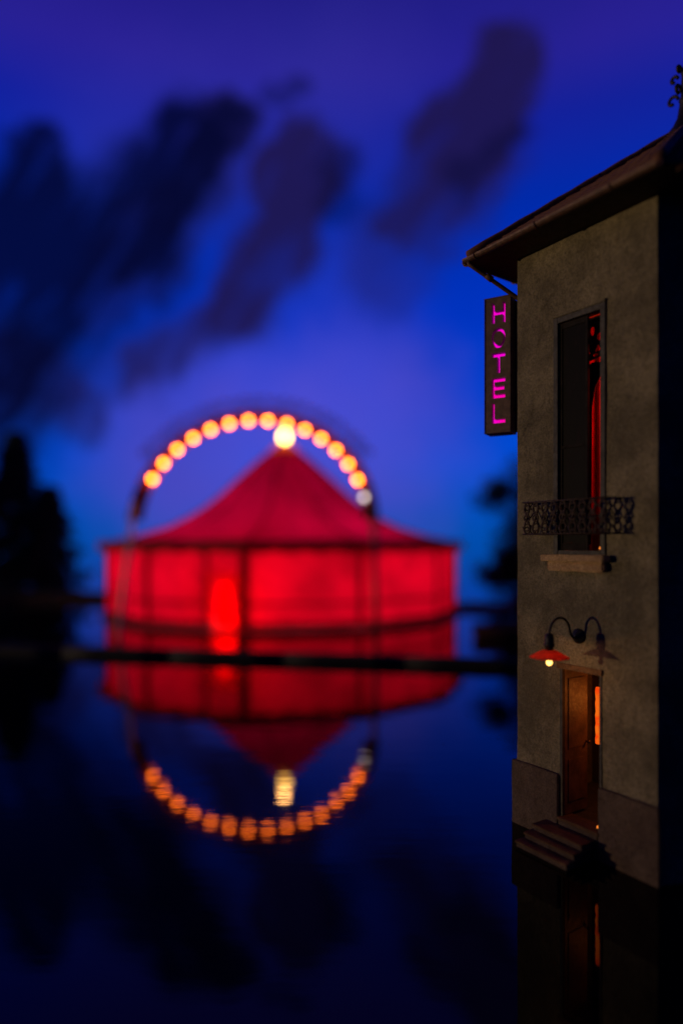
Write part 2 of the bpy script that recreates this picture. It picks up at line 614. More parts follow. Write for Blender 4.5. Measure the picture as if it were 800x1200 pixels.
# dark floating boom across the water in front of the tent
boom = thing('floating_boom', 'long black timber boom floating across the water in front of the tent', 'boom', (-16, 26.3, 0))
a, b_ = Vector((-19.0, 26.84, 0.07)), Vector((15.0, 21.0, 0.07))
nlog = 8
for i in range(nlog):
    p0, p1 = a.lerp(b_, i / nlog), a.lerp(b_, (i + 1) / nlog - 0.0003)
    bm = bmesh.new()
    tube(bm, [p0, p0.lerp(p1, .3), p0.lerp(p1, .7), p1], [0.262, 0.27, 0.268, 0.262], 10)
    obj('log', bm, 'black', boom, True)

# ------------------------------------------------------------------ hotel
P1 = Vector((2.66, 10.08, 0))
P2 = Vector((3.885, 8.19, 0))
T = (P2 - P1).normalized()
FW = (P2 - P1).length
NN = Vector((T.y, -T.x, 0))          # outward, towards the lake and camera


def W(s, p, z):
    return P1 + T * s + NN * p + Vector((0, 0, z))


P3 = P2 + 4.2 * Vector((0.990, 0.139, 0))
P0 = P1 + 4.2 * Vector((0.80, 0.60, 0))
P4 = Vector((8.7, 13.0, 0))
WALLTOP = 8.56
hotel = thing('hotel', 'narrow old plastered hotel with tiled roof standing at the edge of the water', 'hotel', tuple(P1))

TH = 0.24
DOOR = (0.79, 1.47, 0.35, 2.50)
WIN = (0.735, 1.485, 4.10, 7.36)


def lines(breaks, step):
    out = []
    for a, b_ in zip(breaks, breaks[1:]):
        n_ = max(1, round((b_ - a) / step))
        out += [a + (b_ - a) * i / n_ for i in range(n_)]
    return out + [breaks[-1]]


from mathutils import noise as mnoise
bm = bmesh.new()
ss = lines([0, WIN[0], DOOR[0], DOOR[1], WIN[1], FW], 0.09)
zs = lines([-0.3, DOOR[2], DOOR[3], WIN[2], WIN[3], WALLTOP], 0.09)


def hole(s, z):
    for q in (DOOR, WIN):
        if q[0] < s < q[1] and q[2] < z < q[3]:
            return True
    return False


grid = {}


def gv(i, j, k):
    if (i, j, k) not in grid:
        s, z = ss[i], zs[j]
        onhole = any(abs(s - q[0]) < 1e-6 or abs(s - q[1]) < 1e-6 or abs(z - q[2]) < 1e-6 or abs(z - q[3]) < 1e-6 for q in (DOOR, WIN))
        d = 0 if k else 0.012 * mnoise.noise(Vector((s * 1.7, z * 1.7, 0))) + (0.004 * mnoise.noise(Vector((s * 9, z * 9, 3))))
        ds = 0.007 * mnoise.noise(Vector((5, z * 2.3, 1))) + 0.004 * mnoise.noise(Vector((9, z * 11, 1))) if (i in (0,) and k == 0) else 0
        grid[(i, j, k)] = bm.verts.new(W(s + ds, d if k == 0 else -TH, z))
    return grid[(i, j, k)]


for i in range(len(ss) - 1):
    for j in range(len(zs) - 1):
        if hole((ss[i] + ss[i + 1]) / 2, (zs[j] + zs[j + 1]) / 2):
            continue
        bm.faces.new((gv(i, j, 0), gv(i, j + 1, 0), gv(i + 1, j + 1, 0), gv(i + 1, j, 0)))
        bm.faces.new((gv(i, j, 1), gv(i + 1, j, 1), gv(i + 1, j + 1, 1), gv(i, j + 1, 1)))
bmesh.ops.recalc_face_normals(bm, faces=bm.faces)
bd = [e for e in bm.edges if len(e.link_faces) == 1]
done = set()
inv = {v_: k for k, v_ in grid.items()}
for e in bd:
    a, b_ = inv[e.verts[0]], inv[e.verts[1]]
    if a[2] == 0 and b_[2] == 0:
        try:
            bm.faces.new((grid[a], grid[b_], grid[(b_[0], b_[1], 1)], grid[(a[0], a[1], 1)]))
        except (KeyError, ValueError):
            pass
bmesh.ops.recalc_face_normals(bm, faces=bm.faces)
obj('wall', bm, 'plaster', hotel)


def wall_slab(a, b_, cen, z0, z1, m_, name='wall', th=0.24):
    d = (b_ - a).normalized()
    nn = Vector((-d.y, d.x, 0))
    if nn.dot(cen - a) < 0:
        nn = -nn
    bm = bmesh.new()
    n_ = 14
    for q in range(1):
        ring = [a + d * 0.0, b_, b_ + nn * th, a + nn * th]
        box8(bm, [(p.x, p.y, z0) for p in ring] + [(p.x, p.y, z1) for p in ring])
    bmesh.ops.recalc_face_normals(bm, faces=bm.faces)
    return obj(name, bm, m_, hotel)


CEN = Vector((5.6, 10.9, 0))
e0 = 0.003
wall_slab(P1 + (P0 - P1).normalized() * 0.004, P0, CEN, -0.3, WALLTOP, 'plaster')
wall_slab(P2 + (P3 - P2).normalized() * 0.004, P3, CEN, -0.3, WALLTOP, 'plaster')
wall_slab(P0, P4, CEN, -0.3, WALLTOP, 'plaster')
wall_slab(P3, P4, CEN, -0.3, WALLTOP, 'plaster')


def poly_slab(name, pts, z0, z1, m_):
    bm = bmesh.new()
    lo = [bm.verts.new((p.x, p.y, z0)) for p in pts]
    hi = [bm.verts.new((p.x, p.y, z1)) for p in pts]
    n_ = len(pts)
    bm.faces.new(lo[::-1])
    bm.faces.new(hi)
    for i in range(n_):
        bm.faces.new((lo[i], lo[(i + 1) % n_], hi[(i + 1) % n_], hi[i]))
    bmesh.ops.recalc_face_normals(bm, faces=bm.faces)
    return obj(name, bm, m_, hotel)


inner = [CEN + (p - CEN) * 0.93 for p in (P1, P2, P3, P4, P0)]
poly_slab('floor', inner, 0.10, 0.34, 'room')
poly_slab('floor', inner, 3.60, 3.85, 'room')
poly_slab('ceiling', inner, 8.2, 8.4, 'room')


def lbox(name, s0, s1, p0, p1, z0, z1, m_, parent, bev=0.0, jit=0.0):
    """box in the facade's own directions"""
    bm = bmesh.new()
    box8(bm, [W(s0, p0, z0), W(s1, p0, z0), W(s1, p1, z0), W(s0, p1, z0), W(s0, p0, z1), W(s1, p0, z1), W(s1, p1, z1), W(s0, p1, z1)])
    bmesh.ops.recalc_face_normals(bm, faces=bm.faces)
    if jit:
        bmesh.ops.subdivide_edges(bm, edges=bm.edges, cuts=5, use_grid_fill=True)
        for v_ in bm.verts:
            q = v_.co * 9
            v_.co += Vector((mnoise.noise(q), mnoise.noise(q + Vector((7, 0, 0))), mnoise.noise(q + Vector((0, 9, 0))))) * jit
    if bev:
        ed = [e for e in bm.edges if len(e.link_faces) == 2 and e.calc_face_angle(0) > 0.9]
        bmesh.ops.bevel(bm, geom=ed, offset=bev, segments=2, affect='EDGES')
    return obj(name, bm, m_, parent)


# inner partitions so that each lit room stays a room
lbox('partition', -0.3, 2.4, -1.72, -1.60, 0.35, 3.59, 'room', hotel)
lbox('partition', -0.3, 2.4, -1.72, -1.60, 3.86, 8.19, 'room', hotel)

# plinth in two slabs either side of the door, a little proud of the wall
pl = lbox('plinth', -0.065, DOOR[0] - 0.0, 0.0, 0.06, -0.3, 0.95, 'plinth', hotel, 0.012, 0.010)
lbox('plinth', DOOR[1] - 0.03, FW + 0.05, 0.0, 0.06, -0.3, 0.97, 'plinth', hotel, 0.012, 0.010)
lbox('plinth', DOOR[0], DOOR[1] - 0.03, 0.0, 0.055, -0.3, 0.33, 'plinth', hotel, 0.01)
d0 = (P0 - P1).normalized()
n0 = Vector((-d0.y, d0.x, 0))
bm = bmesh.new()
ring = [P1 + n0 * 0.0 + d0 * 0.02, P0, P0 + n0 * 0.055, P1 + n0 * 0.055 - d0 * 0.0]
box8(bm, [(p.x, p.y, -0.3) for p in ring] + [(p.x, p.y, 0.94) for p in ring])
obj('plinth', bm, 'plinth', hotel)

# three worn steps, each a slab with a nosing
for (pf, zt) in ((0.36, 0.262), (0.51, 0.175), (0.66, 0.088)):
    st_ = lbox('step', 0.60 + (0.36 - pf) * 0.15, 1.40, 0.062, pf - 0.025, -0.2, zt - 0.032, 'plinth', hotel, 0.004)
    lbox('tread', 0.585 + (0.36 - pf) * 0.15, 1.415, 0.062, pf, zt - 0.030, zt, 'step', st_, 0.010, 0.006)
lbox('threshold', DOOR[0] + 0.003, DOOR[1] - 0.003, -0.2, 0.085, 0.335, 0.372, 'step', hotel, 0.008)

# door surround, open leaf and interior
door = lbox('door', 0.798, 0.838, -0.54, -0.035, 0.38, 2.44, 'doorwood', hotel, 0.005)
for z0, z1 in ((0.55, 1.15), (1.30, 2.30)):
    lbox('door_panel', 0.839, 0.849, -0.47, -0.11, z0, z1, 'doorwood', door, 0.004)
bm = bmesh.new()
sphere(bm, W(0.885, -0.505, 1.35), 0.026)
tube(bm, [W(0.839, -0.505, 1.35), W(0.88, -0.505, 1.35)], 0.011)
obj('handle', bm, 'brass', door, True)
df = lbox('door_frame', DOOR[0] + 0.002, DOOR[0] + 0.045, -0.032, 0.012, 0.375, DOOR[3] - 0.002, 'wood', hotel)
lbox('door_frame', DOOR[1] - 0.035, DOOR[1] - 0.002, -0.15, 0.012, 0.375, DOOR[3] - 0.002, 'wood', hotel)
lbox('door_lintel', DOOR[0] - 0.04, DOOR[1] + 0.01, 0.002, 0.028, DOOR[3] - 0.05, DOOR[3] + 0.03, 'step', hotel, 0.006, 0.004)
lbox('door_frame', DOOR[0] + 0.036, DOOR[1] - 0.036, -0.14, 0.008, DOOR[3] - 0.05, DOOR[3] - 0.003, 'wood', hotel)

# window: outer frame, closed left leaf, opened right leaf
win = lbox('window', WIN[0] - 0.045, WIN[0] + 0.03, -0.12, 0.028, 4.062, WIN[3] + 0.05, 'wood', hotel, 0.004)
lbox('frame', WIN[1] - 0.03, WIN[1] + 0.045, -0.12, 0.028, 4.062, WIN[3] + 0.05, 'wood', win, 0.004)
lbox('frame', WIN[0] + 0.031, WIN[1] - 0.031, -0.12, 0.026, WIN[3] - 0.03, WIN[3] + 0.049, 'wood', win, 0.004)
lbox('frame', WIN[0] - 0.05, WIN[1] + 0.05, 0.006, 0.036, WIN[3] + 0.052, WIN[3] + 0.10, 'plaster', win, 0.006)
lbox('frame', WIN[0] + 0.031, WIN[1] - 0.031, -0.12, 0.026, 4.062, 4.115, 'wood', win, 0.004)
# closed casement leaf (left)
sL, sM = WIN[0] + 0.032, 1.235
for (a, b_, c, d) in ((sL, sL + 0.045, 4.12, 7.32), (sM - 0.045, sM, 4.12, 7.32), (sL + 0.046, sM - 0.046, 4.12, 4.22),
                      (sL + 0.046, sM - 0.046, 7.24, 7.32), (sL + 0.046, sM - 0.046, 5.55, 5.59)):
    lbox('casement', a, b_, -0.055, -0.015, c, d, 'darkwood', win, 0.003)
for c, d in ((4.221, 5.549), (5.591, 7.239)):
    lbox('pane', sL + 0.046, sM - 0.046, -0.037, -0.031, c, d, 'glass', win)
# leaf swung inwards at the right jamb
for z0, z1 in ((4.12, 4.22), (5.55, 5.59), (7.24, 7.32)):
    lbox('casement', 1.50, 1.535, -0.66, -0.28, z0, z1, 'wood', win, 0.003)
for pa in (-0.28, -0.66):
    lbox('casement', 1.50, 1.535, pa - 0.045, pa + 0.0, 4.12, 7.32, 'wood', win, 0.003)
sill = lbox('window_sill', 0.56, 1.60, 0.004, 0.17, 3.965, 4.055, 'stone', hotel, 0.014, 0.014)
lbox('sill_moulding', 0.64, 1.555, 0.004, 0.115, 3.83, 3.963, 'stone', sill, 0.02, 0.012)

# wrought iron balcony front of interlaced scrolls
rail = thing('balcony_railing', 'rusty wrought iron scrollwork railing in front of the upstairs window', 'railing', tuple(W(1.07, 0.3, 4.34)))
RS0, RS1, RP, RZ0, RZ1 = 0.375, 1.775, 0.30, 4.345, 4.80


def bar(name, pts, r, m_='rustiron', par=rail, seg=6):
    bm = bmesh.new()
    tube(bm, pts, r, seg)
    return obj(name, bm, m_, par, True)


for z in (RZ0, RZ1):
    bar('rail', [W(RS0, 0.012, z), W(RS0, RP, z), W(RS1, RP, z), W(RS1, 0.012, z)] if False else [W(RS0, RP, z), W((RS0 + RS1) / 2, RP, z), W(RS1, RP, z)], 0.013)
    for s_ in (RS0, RS1):
        bar('side_rail', [W(s_, 0.004, z), W(s_, RP - 0.01, z)], 0.011)
ncell = 9
cw = (RS1 - RS0) / ncell
zm = (RZ0 + RZ1) / 2
hh = (RZ1 - RZ0) / 2
for i in range(ncell):
    c0 = RS0 + cw * (i + 0.5)
    for sg in (-1, 1):
        # S scroll
        pts = []
        for k in range(15):
            f = k / 14
            ang = f * 2 * PI
            ss_ = c0 + sg * (cw * 0.62) * math.sin(ang * 0.5 + 0.0) * math.cos(f * PI)
            pts.append(W(ss_ * 1.0, RP + 0.006 * sg, zm + hh * 0.96 * math.cos(f * PI)))
        bar('scroll', pts, 0.013)
        pts = []
        for k in range(13):
            ang = k / 12 * 1.75 * PI + (0 if sg > 0 else PI)
            rr = 0.075 * (1 - 0.55 * k / 12)
            pts.append(W(c0 + rr * math.cos(ang), RP, zm + sg * hh * 0.52 + rr * math.sin(ang)))
        bar('curl', pts, 0.0115)
    pts = [W(c0 + 0.05 * math.cos(2 * PI * k / 12), RP + 0.004, zm + 0.05 * math.sin(2 * PI * k / 12)) for k in range(13)]
    bar('ring', pts, 0.012)
for s_ in (RS0, RS1):
    for k in range(4):
        z0 = RZ0 + (RZ1 - RZ0) * k / 4
        pts = [W(s_, RP - 0.02 - (RP - 0.04) * q / 8, z0 + (RZ1 - RZ0) / 4 * (0.5 + 0.45 * math.sin(q * PI / 4 + k))) for q in range(9)]
        bar('side_scroll', pts, 0.009)

# ------------------------------------------------------------------ roof
OV = 0.53
foot = [P1, P2, P3, P4, P0]
off = []
for i in range(5):
    a, b_, c = foot[i - 1], foot[i], foot[(i + 1) % 5]
    d1, d2 = (b_ - a).normalized(), (c - b_).normalized()
    n1, n2 = Vector((d1.y, -d1.x, 0)), Vector((d2.y, -d2.x, 0))
    k = OV / (1 + n1.dot(n2))
    off.append(b_ + (n1 + n2) * k)
EZ = 8.56
APEX = Vector((5.62, 10.9, 10.98))
eave = [Vector((p.x, p.y, EZ)) for p in off]
bm = bmesh.new()
ev = [bm.verts.new(p) for p in eave]
el_ = [bm.verts.new(p - Vector((0, 0, 0.05))) for p in eave]
av = bm.verts.new(APEX)
al = bm.verts.new(Vector((APEX.x, APEX.y, EZ - 0.05)))
for i in range(5):
    j = (i + 1) % 5
    bm.faces.new((ev[i], ev[j], av))
    bm.faces.new((el_[j], el_[i], al))
    bm.faces.new((el_[i], el_[j], ev[j], ev[i]))
bmesh.ops.recalc_face_normals(bm, faces=bm.faces)
roof = obj('roof', bm, 'soffit', hotel)

tbm = bmesh.new()        # one barrel tile, along +Y up the slope, across X
tw, tl = 0.20, 0.36
rows = []
for yy, hgt in ((0, 1.0), (tl, 0.8)):
    r_ = []
    for k in range(6):
        a_ = PI * k / 5
        r_.append(tbm.verts.new((-tw / 2 * math.cos(a_), yy, 0.032 * math.sin(a_) * hgt + (0.014 if yy == 0 else 0.0))))
    rows.append(r_)
for k in range(5):
    tbm.faces.new((rows[0][k], rows[0][k + 1], rows[1][k + 1], rows[1][k]))
rows2 = [tbm.verts.new(v_.co + Vector((0, 0, -0.018))) for v_ in rows[0]]
for k in range(5):
    tbm.faces.new((rows2[k], rows2[k + 1], rows[0][k + 1], rows[0][k]))
tile_me = bpy.data.meshes.new('roof_tile')
tbm.to_mesh(tile_me)
tbm.free()
tile_me.materials.append(M['tile'])
for p_ in tile_me.polygons:
    p_.use_smooth = True
ntile = 0
for fi in (0,):
    a, b_ = (eave[fi], eave[(fi + 1) % 5])
    ex = (b_ - a).normalized()
    mid = (APEX - a) - ex * (APEX - a).dot(ex)
    Ls = mid.length
    ey = mid.normalized()
    ez = ex.cross(ey).normalized()
    if ez.z < 0:
        ez = -ez
    xa = (APEX - a).dot(ex)
    L = (b_ - a).length
    row = 0
    y = -0.03
    while y < Ls - 0.3:
        f = y / Ls
        x0, x1 = xa * max(f, 0), L + (xa - L) * max(f, 0)
        n_ = int((x1 - x0) / tw)
        for i in range(n_):
            if ntile >= 298:
                break
            x = x0 + (x1 - x0) * (i + 0.5) / n_
            o = bpy.data.objects.new('roof_tile', tile_me)
            COL.objects.link(o)
            o.parent = roof
            o.matrix_parent_inverse = parent_world(roof).inverted()
            jit = Matrix.Rotation(random.uniform(-.03, .03), 4, 'Z') @ Matrix.Translation((0, random.uniform(-.012, .012), random.uniform(0, .008)))
            mm = frame_matrix(a + ex * x + ey * y + ez * 0.004, ex if ex.cross(ey).dot(ez) > 0 else -ex, ey, ez) @ jit
            o.matrix_world = mm
            o.location, o.rotation_euler, o.scale = mm.to_translation(), mm.to_euler(), (1, 1, 1)
            ntile += 1
        y += 0.30
# the remaining roof slopes, tiles joined
bm = bmesh.new()
for fi in (1, 2, 3, 4):
    a, b_ = (eave[fi], eave[(fi + 1) % 5])
    ex = (b_ - a).normalized()
    mid = (APEX - a) - ex * (APEX - a).dot(ex)
    Ls = mid.length
    ey = mid.normalized()
    ez = ex.cross(ey)
    if ez.z < 0: ez = -ez
    xa, L = (APEX - a).dot(ex), (b_ - a).length
    y = -0.03
    while y < Ls - 0.3:
        f = max(y / Ls, 0)
        x0, x1 = xa * f, L + (xa - L) * f
        n_ = max(1, int((x1 - x0) / tw))
        for i in range(n_ - (1 if fi == 4 else 0)):
            x = x0 + (x1 - x0) * (i + 0.5) / n_
            tmp = bmesh.new()
            tmp.from_mesh(tile_me)
            tmp.transform(frame_matrix(a + ex * x + ey * y + ez * 0.004, ex if ex.cross(ey).dot(ez) > 0 else -ex, ey, ez))
            vm = [bm.verts.new(v_.co) for v_ in tmp.verts]
            for f_ in tmp.faces:
                bm.faces.new([vm[v_.index] for v_ in f_.verts])
            tmp.free()
        y += 0.30
tag(obj('roof_tiles', bm, 'tile', roof, True), kind='stuff')
for i in (0, 1, 2, 3, 4):
    bm = bmesh.new()
    n_ = 13
    p0 = eave[i] + Vector((0, 0, 0.03))
    tube(bm, [p0.lerp(APEX, k / n_) + Vector((0, 0, 0.045 + (0.012 if k % 2 else 0))) for k in range(n_ + 1)], 0.07, 8)
    obj('hip_tile_row', bm, 'tile', roof, True)

# half round gutter with joints, brackets and the leaning downpipe
gut = None
for i in (0, 1, 4):
    a, b_ = eave[i], eave[(i + 1) % 5]
    d = (b_ - a).normalized()
    nn = Vector((d.y, -d.x, 0))
    if nn.dot(a - CEN) < 0: nn = -nn
    bm = bmesh.new()
    seg = 7
    for inner_ in (0,):
        r_ = 0.062
        A_, B_ = [], []
        for k in range(seg + 1):
            an = PI + PI * k / seg
            o_ = nn * (0.05 + r_ * math.cos(an)) + Vector((0, 0, r_ * math.sin(an) - 0.005))
            o2 = nn * (0.05 + (r_ - .012) * math.cos(an)) + Vector((0, 0, (r_ - .012) * math.sin(an) - 0.005))
            A_.append((bm.verts.new(a - d * 0.03 + o_), bm.verts.new(b_ + d * 0.03 + o_)))
            B_.append((bm.verts.new(a - d * 0.03 + o2), bm.verts.new(b_ + d * 0.03 + o2)))
        for k in range(seg):
            bm.faces.new((A_[k][0], A_[k + 1][0], A_[k + 1][1], A_[k][1]))
            bm.faces.new((B_[k][0], B_[k][1], B_[k + 1][1], B_[k + 1][0]))
            bm.faces.new((A_[k][0], B_[k][0], B_[k + 1][0], A_[k + 1][0]))
            bm.faces.new((A_[k][1], A_[k + 1][1], B_[k + 1][1], B_[k][1]))
        for k in (0, seg):
            bm.faces.new((A_[k][0], A_[k][1], B_[k][1], B_[k][0]))
    bmesh.ops.recalc_face_normals(bm, faces=bm.faces)
    gt = obj('gutter', bm, 'gutter', hotel)
    L = (b_ - a).length
    k = 0.22
    while k < L:
        bm = bmesh.new()
        pts = []
        for q in range(9):
            an = PI + PI * q / 8
            pts.append(a + d * k + nn * (0.05 + 0.068 * math.cos(an)) + Vector((0, 0, 0.068 * math.sin(an) - 0.005)))
        tube(bm, pts, 0.012, 6)
        obj('gutter_joint', bm, 'gutter', gt, True)
        k += 1.15
bm = bmesh.new()
g0 = eave[0] + T * 0.06 + NN * 0.05 + Vector((0, 0, -0.06))
wp_ = P1 + d0 * 0.16 + n0 * 0.045
end = Vector((wp_.x, wp_.y, 7.93))
tube(bm, [g0, g0 + Vector((0, 0, -0.035)), g0.lerp(end, .10) + Vector((0, 0, -0.03)), g0.lerp(end, .9) + Vector((0, 0, 0.0)), end, end + Vector((0, 0, -0.15)), Vector((wp_.x, wp_.y, 0.98))],
     [0.036, 0.036, 0.034, 0.034, 0.034, 0.034, 0.034], 8)
dp = obj('downpipe', bm, 'gutter', hotel, True)
bm = bmesh.new()
c = g0.lerp(end, .38) + Vector((0, 0, -0.012))
dd = (end - g0).normalized()
tube(bm, [c - dd * 0.06, c - dd * .058, c + dd * 0.058, c + dd * 0.06], [0.04, 0.048, 0.048, 0.04], 8)
obj('pipe_collar', bm, 'gutter', dp, True)

# flared iron finial with scroll arms on the roof peak
fin = thing('roof_finial', 'dark flared iron finial with curled arms on the hotel roof peak', 'finial', tuple(APEX))
bm = bmesh.new()
lathe(bm, [(0.34, -0.12), (0.20, 0.06), (0.12, 0.22), (0.085, 0.45), (0.10, 0.50), (0.07, 0.56), (0.055, 0.90), (0.075, 0.97), (0.03, 1.06), (0.004, 1.32)], APEX, 14)
obj('spire', bm, 'iron', fin, True)
for ang in (0, PI / 2, PI, 3 * PI / 2):
    for zc, rr in ((0.58, 0.09), (0.92, 0.065)):
        pts = []
        for k in range(12):
            a_ = k / 11 * 1.6 * PI
            q = rr * (1 - 0.5 * k / 11)
            pts.append(APEX + Vector((math.cos(ang + .6), math.sin(ang + .6), 0)) * (0.12 + rr - q * math.cos(a_)) + Vector((0, 0, zc + q * math.sin(a_))))
        bm = bmesh.new()
        tube(bm, pts, 0.028, 6)
        obj('scroll', bm, 'iron', fin, True)

# ------------------------------------------------------------------ HOTEL sign box
SX = Vector((math.cos(R(-31)), math.sin(R(-31)), 0))
SN = Vector((SX.y, -SX.x, 0))
SW, SH, ST = 0.415, 2.12, 0.30
SO = Vector((2.437, 10.42, 7.010))       # centre of the face
sign = thing('hotel_sign', 'tall narrow box sign reading HOTEL in magenta light at the hotel corner', 'sign', tuple(SO))
SM = frame_matrix(SO, SX, Vector((0, 0, 1)), SN)


def sbox(name, x0, x1, y0, y1, z0, z1, m_, par=None):
    bm = bmesh.new()
    box8(bm, [SM @ Vector(p) for p in ((x0, y0, z0), (x1, y0, z0), (x1, y1, z0), (x0, y1, z0), (x0, y0, z1), (x1, y0, z1), (x1, y1, z1), (x0, y1, z1))])
    bmesh.ops.recalc_face_normals(bm, faces=bm.faces)
    return obj(name, bm, m_, par or sign)


def glyph(ch, cx, cy, w_, h_, sv, sh):
    l, r_, b0, t0 = cx - w_ / 2, cx + w_ / 2, cy - h_ / 2, cy + h_ / 2
    if ch == 'H':
        return [[(l, b0), (l + sv, b0), (l + sv, cy - sh / 2), (r_ - sv, cy - sh / 2), (r_ - sv, b0), (r_, b0), (r_, t0), (r_ - sv, t0), (r_ - sv, cy + sh / 2), (l + sv, cy + sh / 2), (l + sv, t0), (l, t0)]]
    if ch == 'T':
        return [[(cx - sv / 2, b0), (cx + sv / 2, b0), (cx + sv / 2, t0 - sh), (r_, t0 - sh), (r_, t0), (l, t0), (l, t0 - sh), (cx - sv / 2, t0 - sh)]]
    if ch == 'E':
        return [[(l, b0), (r_, b0), (r_, b0 + sh), (l + sv, b0 + sh), (l + sv, cy - sh / 2), (r_ - .015, cy - sh / 2), (r_ - .015, cy + sh / 2), (l + sv, cy + sh / 2), (l + sv, t0 - sh), (r_, t0 - sh), (r_, t0), (l, t0)]]
    if ch == 'L':
        return [[(l, b0), (r_, b0), (r_, b0 + sh), (l + sv, b0 + sh), (l + sv, t0), (l, t0)]]
    n_ = 28
    o1 = [(cx + w_ / 2 * math.cos(2 * PI * k / n_), cy + h_ / 2 * math.sin(2 * PI * k / n_)) for k in range(n_)]
    o2 = [(cx + (w_ / 2 - sv) * math.cos(2 * PI * k / n_), cy + (h_ / 2 - sh) * math.sin(2 * PI * k / n_)) for k in range(n_)]
    return [o1, o2]


fx, fy = SW / 2 - 0.006, SH / 2 - 0.006
holes = []
lets = []
for i, ch in enumerate('HOTEL'):
    cy = 0.815 - i * 0.392
    cx = 0.016
    spec = (ch, cx, cy, 0.215, 0.315, 0.044 if ch != 'O' else 0.026, 0.064 if ch != 'O' else 0.05)
    holes += glyph(*spec)
    lets.append((cx, cy, ch))
plate('face_plate', [[(-fx, -fy), (fx, -fy), (fx, fy), (-fx, fy)]] + holes, 0.012,
      SM @ Matrix.Translation((0, 0, -0.006)), 'sign', sign)
plate('letter_well', [[(-fx, -fy), (fx, -fy), (fx, fy), (-fx, fy)]] + holes, 0.085,
      SM @ Matrix.Translation((0, 0, -0.0555)), 'signdark', sign)
for cx, cy, ch in lets:
    o = plate('letter', glyph(ch, cx - 0.02, cy + 0.02, 0.26, 0.36, 0.10, 0.12), 0.008, SM @ Matrix.Translation((0, 0, -0.104)), 'pink', sign)
    o['label'] = 'magenta lit letter ' + ch
sbox('back_panel', -fx, fx, -fy, fy, -ST, -0.112, 'signdark')
for (x0, x1, y0, y1) in ((-SW / 2, -SW / 2 + 0.006, -SH / 2, SH / 2), (SW / 2 - 0.006, SW / 2, -SH / 2, SH / 2)):
    sbox('side_panel', x0, x1, y0, y1, -ST - 0.006, 0.012, 'sign')
for (y0, y1) in ((-SH / 2 - 0.004, -SH / 2 + 0.006), (SH / 2 - 0.006, SH / 2 + 0.004)):
    sbox('end_panel', -SW / 2 - 0.004, SW / 2 + 0.004, y0, y1, -ST - 0.008, 0.016, 'sign')
for yy in (-0.7, 0.7):
    bm = bmesh.new()
    tube(bm, [SM @ Vector((SW / 2 - 0.01, yy, -ST * .6)), SM @ Vector((SW / 2 + 0.42, yy, -ST * .6))], 0.022, 8)
    obj('bracket', bm, 'iron', sign, True)
sbox('gap_plate', SW / 2 + 0.001, SW / 2 + 0.10, -SH / 2 + 0.03, SH / 2 - 0.02, -ST - 0.02, -ST + 0.05, 'signdark')  # dark plate added to fill the shaded gap between sign box and wall

# ------------------------------------------------------------------ wall lamp over the door
lamp = thing('wall_lamp', 'black gooseneck wall lamp with red shade and lit bulb above the hotel door', 'lamp', tuple(W(1.105, 0, 2.94)))
bm = bmesh.new()
mt = frame_matrix(W(1.105, 0, 2.94), T, Vector((0, 0, 1)), NN)
rr = lathe(bm, [(0.105, 0.0), (0.105, 0.02), (0.09, 0.035), (0.05, 0.06), (0.03, 0.09), (0.001, 0.095)], (0, 0, 0), 20)
bm.transform(mt)
bmesh.ops.recalc_face_normals(bm, faces=bm.faces)
obj('wall_boss', bm, 'iron', lamp, True)
LP = 0.61
pts = []
for f in range(19):
    a_ = f / 18
    if a_ < 0.25:
        q = a_ / 0.25
        pts.append(W(1.105, 0.05 + 0.14 * q, 2.93 - 0.02 * math.sin(PI * q) + 0.07 * q * q))
    else:
        q = (a_ - 0.25) / 0.75 * PI
        cx_ = (0.19 + LP) / 2
        rx = (LP - 0.19) / 2
        pts.append(W(1.105, cx_ - rx * math.cos(q), 3.00 + 0.215 * math.sin(q) + 0.0))
bm = bmesh.new()
tube(bm, pts, 0.0165, 10)
obj('arm', bm, 'iron', lamp, True)
LC = W(1.105, LP, 0)
bm = bmesh.new()
lathe(bm, [(0.004, 3.03), (0.05, 3.01), (0.062, 2.95), (0.06, 2.90), (0.072, 2.885), (0.072, 2.86), (0.055, 2.84), (0.055, 2.80), (0.004, 2.79)], LC, 18)
obj('socket', bm, 'iron', lamp, True)
bm = bmesh.new()
lathe(bm, [(0.05, 2.805), (0.09, 2.797), (0.16, 2.762), (0.235, 2.715), (0.262, 2.705), (0.258, 2.699), (0.23, 2.707), (0.155, 2.752), (0.085, 2.786), (0.05, 2.79)], LC, 32)
obj('lamp_shade', bm, 'shade', lamp, True)
bm = bmesh.new()
sphere(bm, LC + Vector((0, 0, 2.640)), 0.040, 1.15)
tube(bm, [LC + Vector((0, 0, 2.67)), LC + Vector((0, 0, 2.78))], [0.022, 0.02], 10)
obj('bulb', bm, 'lampbulb', lamp, True)


def point(name, loc, e, col, r, parent=None):
    l = bpy.data.lights.new(name, 'POINT')
    l.energy = e
    l.color = col
    l.shadow_soft_size = r
    o = bpy.data.objects.new(name, l)
    COL.objects.link(o)
    o.location = loc
    return o


point('lamp_light', LC + Vector((0, 0, 2.585)), 4.0, (1.0, 0.42, 0.11), 0.03)

